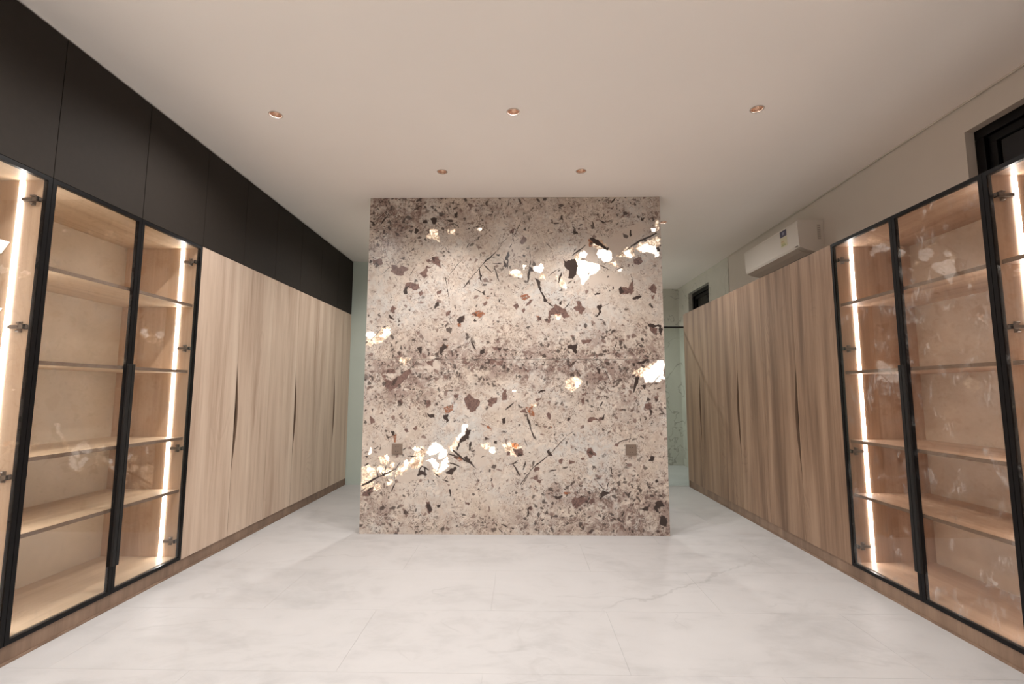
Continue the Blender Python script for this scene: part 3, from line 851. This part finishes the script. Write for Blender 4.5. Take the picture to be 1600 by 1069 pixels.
def upper_cabinet(y0, y1, label, group):
    r = empty('overhead_cabinet', (X('left', DEPTH / 2), (y0 + y1) / 2, ZT), label, 'cabinet', group)
    x = lambda d: X('left', d)
    za, zb = ZT + .0015, H - .006
    MB().box(x(.021), x(DEPTH), y0 + .0008, y1 - .0008, za, zb).build('carcass', m_blackm, r)
    ym = (y0 + y1) / 2
    for a, b in ((y0 + .002, ym - .002), (ym + .002, y1 - .002)):
        MB().box(x(.0005), x(.019), a, b, za, zb - .002).build('door', m_dark, r)

GY = [(1.0214, 2.0576), (2.0576, 3.0938)]
WY = [(3.0938, 4.043), (4.043, 4.992), (4.992, 5.941)]
glass_cabinet('left', *GY[1], 'black framed glass cabinet on the left side, beside the plain oak doors', 'glass fronted cabinets')
glass_cabinet('left', *GY[0], 'black framed glass cabinet cut off by the left picture edge, white shelf tips inside', 'glass fronted cabinets')
glass_cabinet('right', *GY[1], 'black framed glass cabinet with smeared panes on the right, beside the oak doors', 'glass fronted cabinets')
glass_cabinet('right', *GY[0], 'black framed glass cabinet cut off by the right picture edge, under the window', 'glass fronted cabinets')
for side in ('left', 'right'):
    for (y, l) in zip(WY, ('nearest the glass cabinets', 'middle one of the three', 'at the far end')):
        wood_cabinet(side, *y, f'tall oak wardrobe with two plain doors on the {side} side, {l}', 'plain oak wardrobes')
    x0, s = S[side]
    pl = MB().box(X(side, .005), X(side, .02), .1 if side == 'left' else .1, 5.90, 0.0005, ZB - .001)
    o = pl.build('baseboard_' + side, m_plinth); o['kind'] = 'structure'
    lip = MB().box(X(side, .0005), X(side, .0045), .1, 5.90, .0005, .012)
    lip.build('scribe_strip', m_plinth, o)
    MB().box(X(side, .0005), X(side, .02), 5.902, 5.940, .0005, ZB - .001).build('end_block', m_plinth, o)
if True:
    MB().box(X('right', .03), X('right', .5), 5.922, 5.940, .0005, ZB - .001).build('end_panel', m_plinth, bpy.data.objects['baseboard_right'])
ul = ['nearest the camera, over the picture-edge glass cabinet', 'over the glass cabinet beside the oak doors', 'over the first plain oak wardrobe', 'over the middle plain oak wardrobe', 'at the far end by the green wall']
for y, l in zip(GY + WY, ul):
    upper_cabinet(*y, f'charcoal overhead cabinet {l}', 'charcoal overhead cabinets')

# ---------------------------------------------------------------- stone partition
SX0, SX1, SY, SEAM = -1.2905, 1.1941, 3.935, 1.4065
part = empty('stone_partition', ((SX0 + SX1) / 2, SY + .12, 0), 'freestanding partition clad in speckled granite with glowing backlit quartz veins', 'partition')
MB().box(SX0 + .004, SX1 - .004, SY + .022, SY + .24, 0, H - .001).build('core', m_wallp, part)

ST = .0045
nx = int(round((SX1 - SX0) / ST)) + 1; nz = int(round((H - .002) / ST)) + 1
gx = np.linspace(SX0, SX1, nx); gz = np.linspace(0.0005, H - .0015, nz)
Lm = {k_: np.zeros((nz, nx), np.float32) for k_ in 'dmlarsDMF'}
rng = np.random.RandomState(7)
def vnoise(cell, seed):
    r = np.random.RandomState(seed); hw_, hh_ = int((SX1 - SX0) / cell) + 3, int(H / cell) + 3
    g = r.uniform(-1, 1, (hh_, hw_)); u = (gx - SX0) / cell; v = gz / cell
    i = u.astype(int); j = v.astype(int); fu = u - i; fv = v - j
    fu = fu * fu * (3 - 2 * fu); fv = (fv * fv * (3 - 2 * fv))[:, None]
    a_ = g[j][:, i] * (1 - fu) + g[j][:, i + 1] * fu; b_ = g[j + 1][:, i] * (1 - fu) + g[j + 1][:, i + 1] * fu
    return a_ * (1 - fv) + b_ * fv
WX = .009 * vnoise(.05, 1) + .007 * vnoise(.022, 2) + .004 * vnoise(.011, 3)
WZ = .009 * vnoise(.05, 4) + .007 * vnoise(.022, 5) + .004 * vnoise(.011, 6)
def win(x0, x1, z0, z1, pad=.012):
    i0 = max(0, int((x0 - pad - SX0) / ST)); i1 = min(nx, int((x1 + pad - SX0) / ST) + 2)
    j0 = max(0, int((z0 - pad) / ST)); j1 = min(nz, int((z1 + pad) / ST) + 2)
    return i0, i1, j0, j1
def seg_d(px, pz, a, b):
    dx, dz = b[0] - a[0], b[1] - a[1]; L = dx * dx + dz * dz + 1e-12
    t = np.clip(((px - a[0]) * dx + (pz - a[1]) * dz) / L, 0, 1)
    return np.hypot(px - a[0] - t * dx, pz - a[1] - t * dz), t
def poly(layer, pts, soft, gain=1.0, warp=0.0):
    xs = [p[0] for p in pts]; zs = [p[1] for p in pts]
    i0, i1, j0, j1 = win(min(xs), max(xs), min(zs), max(zs), soft + ST + .02 * warp)
    if i1 <= i0 or j1 <= j0: return
    px, pz = np.meshgrid(gx[i0:i1], gz[j0:j1])
    if warp: px = px + WX[j0:j1, i0:i1] * warp; pz = pz + WZ[j0:j1, i0:i1] * warp
    ins = np.zeros(px.shape, bool); dm = np.full(px.shape, 9.)
    n = len(pts)
    for i in range(n):
        a, b = pts[i], pts[(i + 1) % n]
        d_, _ = seg_d(px, pz, a, b); dm = np.minimum(dm, d_)
        if a[1] != b[1]:
            cr = ((a[1] > pz) != (b[1] > pz)) & (px < (b[0] - a[0]) * (pz - a[1]) / (b[1] - a[1]) + a[0]); ins ^= cr
    sd = np.where(ins, dm, -dm)
    v = np.clip(.5 + sd / (2 * soft), 0, 1) * gain
    Lm[layer][j0:j1, i0:i1] = np.maximum(Lm[layer][j0:j1, i0:i1], v)
def stroke(layer, pts, hw, gain=1.0, taper=True):
    for a, b in zip(pts, pts[1:]):
        i0, i1, j0, j1 = win(min(a[0], b[0]), max(a[0], b[0]), min(a[1], b[1]), max(a[1], b[1]), hw + ST * 2 + .006)
        if i1 <= i0 or j1 <= j0: continue
        px, pz = np.meshgrid(gx[i0:i1], gz[j0:j1]); px = px + .35 * WX[j0:j1, i0:i1]; pz = pz + .35 * WZ[j0:j1, i0:i1]; d_, t = seg_d(px, pz, a, b)
        ww = hw * (.55 + .6 * np.sin(np.pi * np.clip(t, .05, .95))) if taper else hw
        v = np.clip(.5 + (ww - d_) / ST, 0, 1) * gain
        Lm[layer][j0:j1, i0:i1] = np.maximum(Lm[layer][j0:j1, i0:i1], v)
for line in FEATS.strip().splitlines():
    tk = line.split(); kd = tk[0]
    P = [tuple(float(q) / 1000 for q in p.split(',')) for p in tk[1:]]
    if kd[0] == 't': stroke('d', P, float(kd[1:]) / 1000 * .62, .95)
    else: poly(kd[0], P, {'d': .005, 'm': .006, 'l': .010, 'a': .016, 'r': .008, 's': .012}[kd[0]], 1.0, 0 if kd[0] == 's' else 1.0)
# scattered mica flakes, denser in bands
ZONES = [(-1.15, 2.62, .20, .20, 1.5), (-.8, 2.70, .45, .12, .8), (.0, 2.70, .5, .12, .55), (.9, 2.65, .35, .15, .45), (-1.1, 2.35, .2, .12, .35),
         (-.95, 1.22, .28, .13, 1.7), (-.35, 1.33, .5, .09, .8), (.35, 1.40, .5, .12, .95), (.95, 1.42, .3, .16, 1.25), (.05, 1.55, .25, .1, .35),
         (.98, 1.05, .25, .25, .55), (.55, 1.15, .3, .15, .45), (.65, .32, .35, .10, 1.5), (1.05, .22, .18, .16, 1.6), (.9, .08, .4, .08, .9), (.2, .06, .4, .07, .8),
         (-1.12, .16, .16, .15, 1.1), (-.4, .08, .4, .06, .5), (-.2, 1.95, .4, .3, .10), (-1.0, 1.65, .25, .2, .35), (-.55, 1.5, .35, .12, .45)]
gX, gZ = np.meshgrid(gx, gz)
dens = np.full((nz, nx), .13, np.float32) + (.16 * np.clip(vnoise(.22, 8) + .6 * vnoise(.09, 9), 0, 1)).astype(np.float32)
for cx_, cz_, sx_, sz_, am in ZONES:
    dens += am * np.exp(-.5 * (((gX - cx_) / sx_) ** 2 + ((gZ - cz_) / sz_) ** 2))
calm = np.clip(Lm['s'] + Lm['l'] + Lm['a'] * .8, 0, 1)
cnt = 0
NF = 9500
cxs = rng.uniform(SX0, SX1, NF * 4); czs = rng.uniform(0, H, NF * 4); us = rng.uniform(0, 1.9, NF * 4)
for q in range(NF * 4):
    i = min(nx - 1, int((cxs[q] - SX0) / ST)); j = min(nz - 1, int(czs[q] / ST))
    if us[q] > dens[j, i] * (1 - .93 * calm[j, i]): continue
    cnt += 1
    if cnt > NF: break
    big = rng.rand() ** 5
    L_ = .0045 + .024 * big + .004 * rng.rand(); asp = rng.uniform(.25, .8); th = rng.uniform(0, math.pi)
    nv = rng.randint(3, 6); ph = rng.uniform(0, 6.28)
    pts = []
    for e in range(nv):
        aa = ph + 6.283 * e / nv + rng.uniform(-.4, .4); rr_ = rng.uniform(.6, 1.2)
        ex, ez = math.cos(aa) * L_ * rr_, math.sin(aa) * L_ * asp * rr_
        pts.append((cxs[q] + ex * math.cos(th) - ez * math.sin(th), czs[q] + ex * math.sin(th) + ez * math.cos(th)))
    poly('D' if rng.rand() < .5 else 'M', pts, ST * .55, rng.uniform(.45, 1.0), .6)
# hair-thin needles
for q in range(420):
    cx_, cz_ = rng.uniform(SX0, SX1), rng.uniform(0, H); th = rng.normal(1.0, .9); L_ = rng.uniform(.012, .05)
    stroke('D', [(cx_, cz_), (cx_ + L_ * math.cos(th), cz_ + L_ * math.sin(th))], .0011, rng.uniform(.3, .8))
Lm['F'] = np.clip(dens / 1.6, 0, 1)

def stone_mat():
    t = NT('backlit_granite')
    at = lambda nm: t.n('ShaderNodeAttribute', attribute_name=nm)
    A, B, C_ = at('mask_a'), at('mask_b'), at('mask_c')
    def sep(a): s_ = t.n('ShaderNodeSeparateColor'); t.l(a.outputs['Color'], s_.inputs[0]); return s_.outputs
    a, b, c = sep(A), sep(B), sep(C_)       # a: d m s ; b: l a r ; c: D M F
    P = t.n('ShaderNodeNewGeometry').outputs['Position']
    n1 = t.noise(P, 2.2, 5, .6, .6); n2 = t.noise(P, 14, 5, .65, .5); n3 = t.noise(P, 55, 4, .7, .3); n4 = t.noise(P, 160, 3, .6)
    jit = t.math('MULTIPLY', t.math('SUBTRACT', n3, .5), .9)
    base = t.ramp(n1, [(.36, lin(194, 181, 167)), (.5, lin(201, 192, 182)), (.64, lin(197, 194, 189))])
    base = t.mix(t.math('MULTIPLY', t.smooth(n2, .42, .66), .35), base, lin(186, 166, 151))
    # pale crystals and worm-like tan lines
    vo = t.n('ShaderNodeTexVoronoi', feature='DISTANCE_TO_EDGE'); vo.inputs['Scale'].default_value = 40
    wv = t.n('ShaderNodeVectorMath', operation='ADD'); nc = t.n('ShaderNodeTexNoise'); nc.inputs['Scale'].default_value = 24; nc.inputs['Detail'].default_value = 4
    t.l(P, nc.inputs['Vector']); sv = t.n('ShaderNodeVectorMath', operation='SCALE'); sv.inputs['Scale'].default_value = .12
    t.l(nc.outputs['Color'], sv.inputs[0]); t.l(P, wv.inputs[0]); t.l(sv.outputs[0], wv.inputs[1]); t.l(wv.outputs[0], vo.inputs['Vector'])
    edge = t.math('SUBTRACT', 1, t.smooth(vo.outputs['Distance'], .01, .10))
    patch = t.smooth(t.noise(P, 5.0, 5, .65, .8), .40, .60)
    calm = t.math('SUBTRACT', 1, t.math('MULTIPLY', a[2], .95), clamp=True)
    ln = t.math('MULTIPLY', t.math('MULTIPLY', edge, patch), t.math('MULTIPLY', calm, t.smooth(n3, .42, .60)))
    vc = t.n('ShaderNodeTexVoronoi'); vc.inputs['Scale'].default_value = 30; t.l(wv.outputs[0], vc.inputs['Vector'])
    cs = t.n('ShaderNodeSeparateColor'); t.l(vc.outputs['Color'], cs.inputs[0])
    base = t.mix(t.math('MULTIPLY', t.smooth(cs.outputs[0], .60, .9), t.math('MULTIPLY', calm, .5)), base, lin(218, 204, 190))
    base = t.mix(t.math('MULTIPLY', t.smooth(cs.outputs[1], .72, .95), t.math('MULTIPLY', calm, .5)), base, lin(176, 156, 142))
    base = t.mix(t.math('MULTIPLY', c[2], t.smooth(t.noise(P, 9, 5, .7, .5), .40, .62)), base, lin(150, 131, 122))
    base = t.mix(t.math('MULTIPLY', ln, .75), base, lin(108, 84, 71))
    base = t.mix(t.math('MULTIPLY', a[2], .65), base, lin(196, 182, 170))
    # fine dark specks following the density
    v2 = t.n('ShaderNodeTexVoronoi'); v2.inputs['Scale'].default_value = 95; t.l(wv.outputs[0], v2.inputs['Vector'])
    s2 = t.n('ShaderNodeSeparateColor'); t.l(v2.outputs['Color'], s2.inputs[0])
    thr = t.math('SUBTRACT', 1.0, t.math('MULTIPLY', t.math('ADD', c[2], .12), .42))
    spk = t.math('MULTIPLY', t.math('GREATER_THAN', s2.outputs[1], thr), t.math('MULTIPLY', calm, t.smooth(t.noise(P, 11, 4, .65, .3), .44, .58)))
    base = t.mix(t.math('MULTIPLY', spk, .7), base, lin(88, 70, 62))
    th = lambda m, lo=.35, hi=.62, j=jit: t.smooth(t.math('ADD', m, t.math('MULTIPLY', j, t.smooth(m, .02, .3))), lo, hi)
    amb = th(b[1], .2, .7); ltm = th(b[0], .35, .7); rst = th(b[2], .4, .7)
    base = t.mix(amb, base, t.ramp(n2, [(.38, lin(186, 152, 124)), (.55, lin(226, 208, 184))]))
    cell = t.n('ShaderNodeTexVoronoi', feature='DISTANCE_TO_EDGE'); cell.inputs['Scale'].default_value = 17; t.l(wv.outputs[0], cell.inputs['Vector'])
    cellf = t.smooth(cell.outputs['Distance'], .0, .16)
    base = t.mix(t.math('MULTIPLY', rst, t.smooth(n3, .30, .55)), base, t.mix(t.smooth(n3, .45, .65), lin(74, 46, 36), lin(150, 88, 56)))
    base = t.mix(ltm, base, lin(240, 232, 222))
    mm = t.math('MAXIMUM', th(a[1]), t.math('MULTIPLY', t.smooth(c[1], .2, .7), .8))
    mid = t.mix(t.smooth(n3, .35, .65), lin(92, 70, 64), lin(126, 100, 92))
    dd = t.math('MAXIMUM', t.smooth(t.math('ADD', a[0], t.math('MULTIPLY', jit, .35)), .30, .60), t.math('MULTIPLY', t.smooth(c[0], .2, .7), .85))
    base = t.mix(mm, base, mid)
    base = t.mix(dd, base, t.mix(n2, lin(34, 26, 24), lin(70, 54, 48)))
    t.l(base, t.b.inputs['Base Color'])
    # light from the panel behind, shining through quartz and thin amber mica
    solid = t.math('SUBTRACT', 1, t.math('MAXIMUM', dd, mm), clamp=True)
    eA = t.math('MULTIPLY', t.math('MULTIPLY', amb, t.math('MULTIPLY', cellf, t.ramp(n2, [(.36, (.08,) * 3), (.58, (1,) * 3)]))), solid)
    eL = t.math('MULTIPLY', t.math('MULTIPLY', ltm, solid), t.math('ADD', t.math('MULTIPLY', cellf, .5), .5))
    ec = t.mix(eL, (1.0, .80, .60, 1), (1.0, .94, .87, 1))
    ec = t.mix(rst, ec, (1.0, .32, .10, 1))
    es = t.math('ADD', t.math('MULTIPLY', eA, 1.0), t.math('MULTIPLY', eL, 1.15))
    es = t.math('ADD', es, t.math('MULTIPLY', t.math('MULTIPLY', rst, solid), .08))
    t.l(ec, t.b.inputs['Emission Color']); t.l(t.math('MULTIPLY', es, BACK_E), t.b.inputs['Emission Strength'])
    return t.set(Roughness=.30, Specular_IOR_Level=.45)
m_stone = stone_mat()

def slab(j0, j1, za, zb):
    n = (j1 - j0) * nx
    zz = gz[j0:j1].copy(); zz[0] = za; zz[-1] = zb
    X_, Z_ = np.meshgrid(gx, zz)
    ox, oy, oz = root_loc(part)
    co = np.empty((n, 3), np.float32); co[:, 0] = X_.ravel() - ox; co[:, 1] = SY - oy; co[:, 2] = Z_.ravel() - oz
    r_, c_ = j1 - j0, nx
    idx = np.arange(n).reshape(r_, c_)
    q = np.stack([idx[:-1, :-1], idx[:-1, 1:], idx[1:, 1:], idx[1:, :-1]], -1).reshape(-1, 4)
    # back and edge faces of the 20 mm slab
    B8 = [(SX0, SY, za), (SX1, SY, za), (SX1, SY, zb), (SX0, SY, zb), (SX0, SY + .02, za), (SX1, SY + .02, za), (SX1, SY + .02, zb), (SX0, SY + .02, zb)]
    bx = np.array([(a_ - ox, b_ - oy, c2 - oz) for a_, b_, c2 in B8], np.float32)
    fb = np.array([(5, 4, 7, 6), (4, 0, 3, 7), (1, 5, 6, 2), (3, 2, 6, 7), (4, 5, 1, 0)]) + n
    V = np.vstack([co, bx]); Fq = np.vstack([q, fb]).astype(np.int32)
    me = bpy.data.meshes.new('stone_slab')
    me.vertices.add(len(V)); me.vertices.foreach_set('co', V.ravel())
    me.loops.add(Fq.size); me.loops.foreach_set('vertex_index', Fq.ravel())
    me.polygons.add(len(Fq)); me.polygons.foreach_set('loop_start', np.arange(0, Fq.size, 4, dtype=np.int32)); me.polygons.foreach_set('loop_total', np.full(len(Fq), 4, np.int32))
    me.update(calc_edges=True)
    for nm, ks in (('mask_a', 'dms'), ('mask_b', 'lar'), ('mask_c', 'DMF')):
        at = me.attributes.new(nm, 'FLOAT_COLOR', 'POINT')
        arr = np.zeros((len(V), 4), np.float32); arr[:, 3] = 1
        for i, k_ in enumerate(ks): arr[:n, i] = Lm[k_][j0:j1].ravel()
        at.data.foreach_set('color', arr.ravel())
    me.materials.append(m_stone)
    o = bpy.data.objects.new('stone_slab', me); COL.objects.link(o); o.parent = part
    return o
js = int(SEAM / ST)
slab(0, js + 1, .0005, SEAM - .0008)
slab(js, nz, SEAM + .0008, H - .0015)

# power outlets on the stone
m_plate = plain('taupe_outlet_plate', lin(128, 112, 100), .4, .3)
for cx_, lab in ((-1.001, 'small square taupe power outlet on the stone partition, left one'), (.899, 'small square taupe power outlet on the stone partition, right one')):
    cz_ = .672; r = empty('power_outlet', (cx_, SY - .001, cz_), lab, 'power outlet', 'power outlets on the stone')
    h_ = .043
    MB().box(cx_ - h_, cx_ + h_, SY - .0095, SY - .0006, cz_ - h_, cz_ + h_).build('plate', m_plate, r, bevel=.0015)
    MB().box(cx_ - .033, cx_ + .033, SY - .0112, SY - .0097, cz_ - .033, cz_ + .033).build('socket_insert', m_plate, r)
    for ddx in (-.009, .009):
        for ddz in (-.018, .020): MB().cyl((cx_ + ddx, cz_ + ddz), .0032, 'y', SY - .0118, SY - .0113, 10).build('pin_hole', m_blackm, r)

# ---------------------------------------------------------------- air conditioner on the right wall
ay0, ay1 = 3.935, 4.885
ac = empty('air_conditioner', (XW - .11, (ay0 + ay1) / 2, 2.31), 'white wall-mounted split air conditioner above the right oak doors', 'air conditioner')
prof = [(XW - .001, 2.340), (XW - .001, 2.590), (XW - .205, 2.592), (XW - .218, 2.586), (XW - .222, 2.572), (XW - .214, 2.375), (XW - .205, 2.358), (XW - .160, 2.336), (XW - .085, 2.318), (XW - .05, 2.318)]
MB().prism(prof, 'y', ay0, ay1).build('body', m_ac, ac, bevel=.002)
# louvre flap and outlet slot, following the underside slope
n_ = [(XW - .208, 2.3565), (XW - .162, 2.3335), (XW - .090, 2.3165), (XW - .090, 2.3135), (XW - .163, 2.3305), (XW - .210, 2.3535)]
MB().prism(n_, 'y', ay0 + .055, ay1 - .055).build('louvre', m_ac, ac)
MB().box(XW - .088, XW - .056, ay0 + .06, ay1 - .06, 2.3125, 2.3175).build('air_outlet', m_blackm, ac)
MB().box(XW - .055, XW - .030, ay0 - .0015, ay0 - .0002, 2.424, 2.55).build('side_grille', plain('grille_grey', lin(168, 160, 152), .5), ac)
g_ = MB()
for i in range(7): g_.box(XW - .053, XW - .032, ay0 - .0035, ay0 - .0016, 2.432 + i * .016, 2.438 + i * .016)
g_.build('grille_slats', m_ac, ac)
xs_ = lambda z: XW - .2225 + (2.572 - z) / .197 * .008
def sticker(nm, y0, y1, z0, z1, mat):
    MB().prism([(xs_(z0) - .0012, z0), (xs_(z1) - .0012, z1), (xs_(z1) - .0004, z1), (xs_(z0) - .0004, z0)], 'y', y0, y1).build(nm, mat, ac)
def xs3(nm, col): return plain(nm, col, .4)
sticker('blue_label', 4.10, 4.20, 2.515, 2.570, xs3('sticker_blue', lin(66, 62, 88)))
sticker('blue_label_mark', 4.135, 4.165, 2.530, 2.556, xs3('sticker_pale', lin(150, 150, 170)))
sticker('energy_label', 4.10, 4.20, 2.425, 2.512, xs3('sticker_cream', lin(205, 198, 168)))
for i, cc in enumerate((lin(150, 158, 110), lin(176, 172, 112), lin(196, 184, 130), lin(190, 160, 120))):
    z_ = 2.435 + i * .012
    MB().prism([(xs_(z_) - .0020, z_), (xs_(z_ + .008) - .0020, z_ + .008), (xs_(z_ + .008) - .0013, z_ + .008), (xs_(z_) - .0013, z_)], 'y', 4.125 + i * .008, 4.192).build('label_band', xs3('band', cc), ac)
MB().box(XW - .2235, XW - .214, ay0 + .02, ay0 + .05, 2.366, 2.371).build('display_light', m_acd, ac)

# ---------------------------------------------------------------- shower screen in the bathroom
sh = empty('shower_screen', (1.86, 6.0, 0), 'clear glass shower screen with a black top rail beyond the right oak doors', 'shower screen')
MB().box(1.17, 2.552, 5.996, 6.006, .001, 1.944).build('glass_panel', m_sglass, sh)
MB().box(1.16, 2.554, 5.990, 6.012, 1.944, 1.964).build('top_rail', m_blackm, sh)

# ---------------------------------------------------------------- recessed downlights
m_trim = plain('downlight_trim', lin(176, 160, 148), .35)
m_refl = plain('downlight_reflector', lin(198, 166, 146), .25, .85)
m_lamp = emit('downlight_lamp', (1.0, .88, .78), 14.0)
lbl = {(-1.476, 2.69): 'recessed ceiling downlight, leftmost of the near row of three', (-.04, 2.68): 'recessed ceiling downlight, middle of the near row of three',
       (1.398, 2.67): 'recessed ceiling downlight, rightmost of the near row of three', (-.591, 3.45): 'recessed ceiling downlight in front of the stone, left of the pair',
       (.462, 3.452): 'recessed ceiling downlight in front of the stone, right of the pair', (1.408, 4.556): 'recessed ceiling downlight just right of the stone partition, behind its top corner',
       (-1.15, 4.75): 'recessed ceiling downlight behind the left part of the stone partition', (.9, 6.85): 'recessed ceiling downlight in the bathroom behind the partition'}
for (x_, y_, f_, cool) in DOWN:
    lab = lbl.get((x_, y_))
    if lab is None:
        row = 'first' if y_ > 0 else 'second'; cl = 'left' if x_ < -1 else ('right' if x_ > 1 else 'middle')
        lab = f'added fill downlight of the {row} unseen row, {cl} one'
    r = empty('downlight', (x_, y_, H), lab, 'ceiling light', 'recessed downlights')
    MB().lathe(x_, y_, [(.0335, H + .003), (.0335, H - .0005), (.0345, H - .002), (.0385, H - .002), (.0405, H - .0006)], 40).build('trim_ring', m_trim, r, smooth=True, fix=False)
    MB().lathe(x_, y_, [(.0334, H + .0015), (.031, H + .012), (.026, H + .024), (.019, H + .032), (.0165, H + .033)], 40).build('reflector', m_refl, r, smooth=True, fix=False)
    MB().cyl((x_, y_), .0165, 'z', H + .0325, H + .036, 24).build('lamp', m_lamp, r)
    ld = bpy.data.lights.new('spot', 'SPOT'); ld.energy = SPOT_W * f_; ld.color = SPOT_COL if not cool else (.95, .95, .92)
    near = abs(y_ - 3.45) < .01; ld.spot_size = math.radians(104 if near else 162); ld.spot_blend = .85; ld.shadow_soft_size = .02
    lo = bpy.data.objects.new('spot', ld); COL.objects.link(lo); lo.location = (0, 0, -.006); lo.parent = r
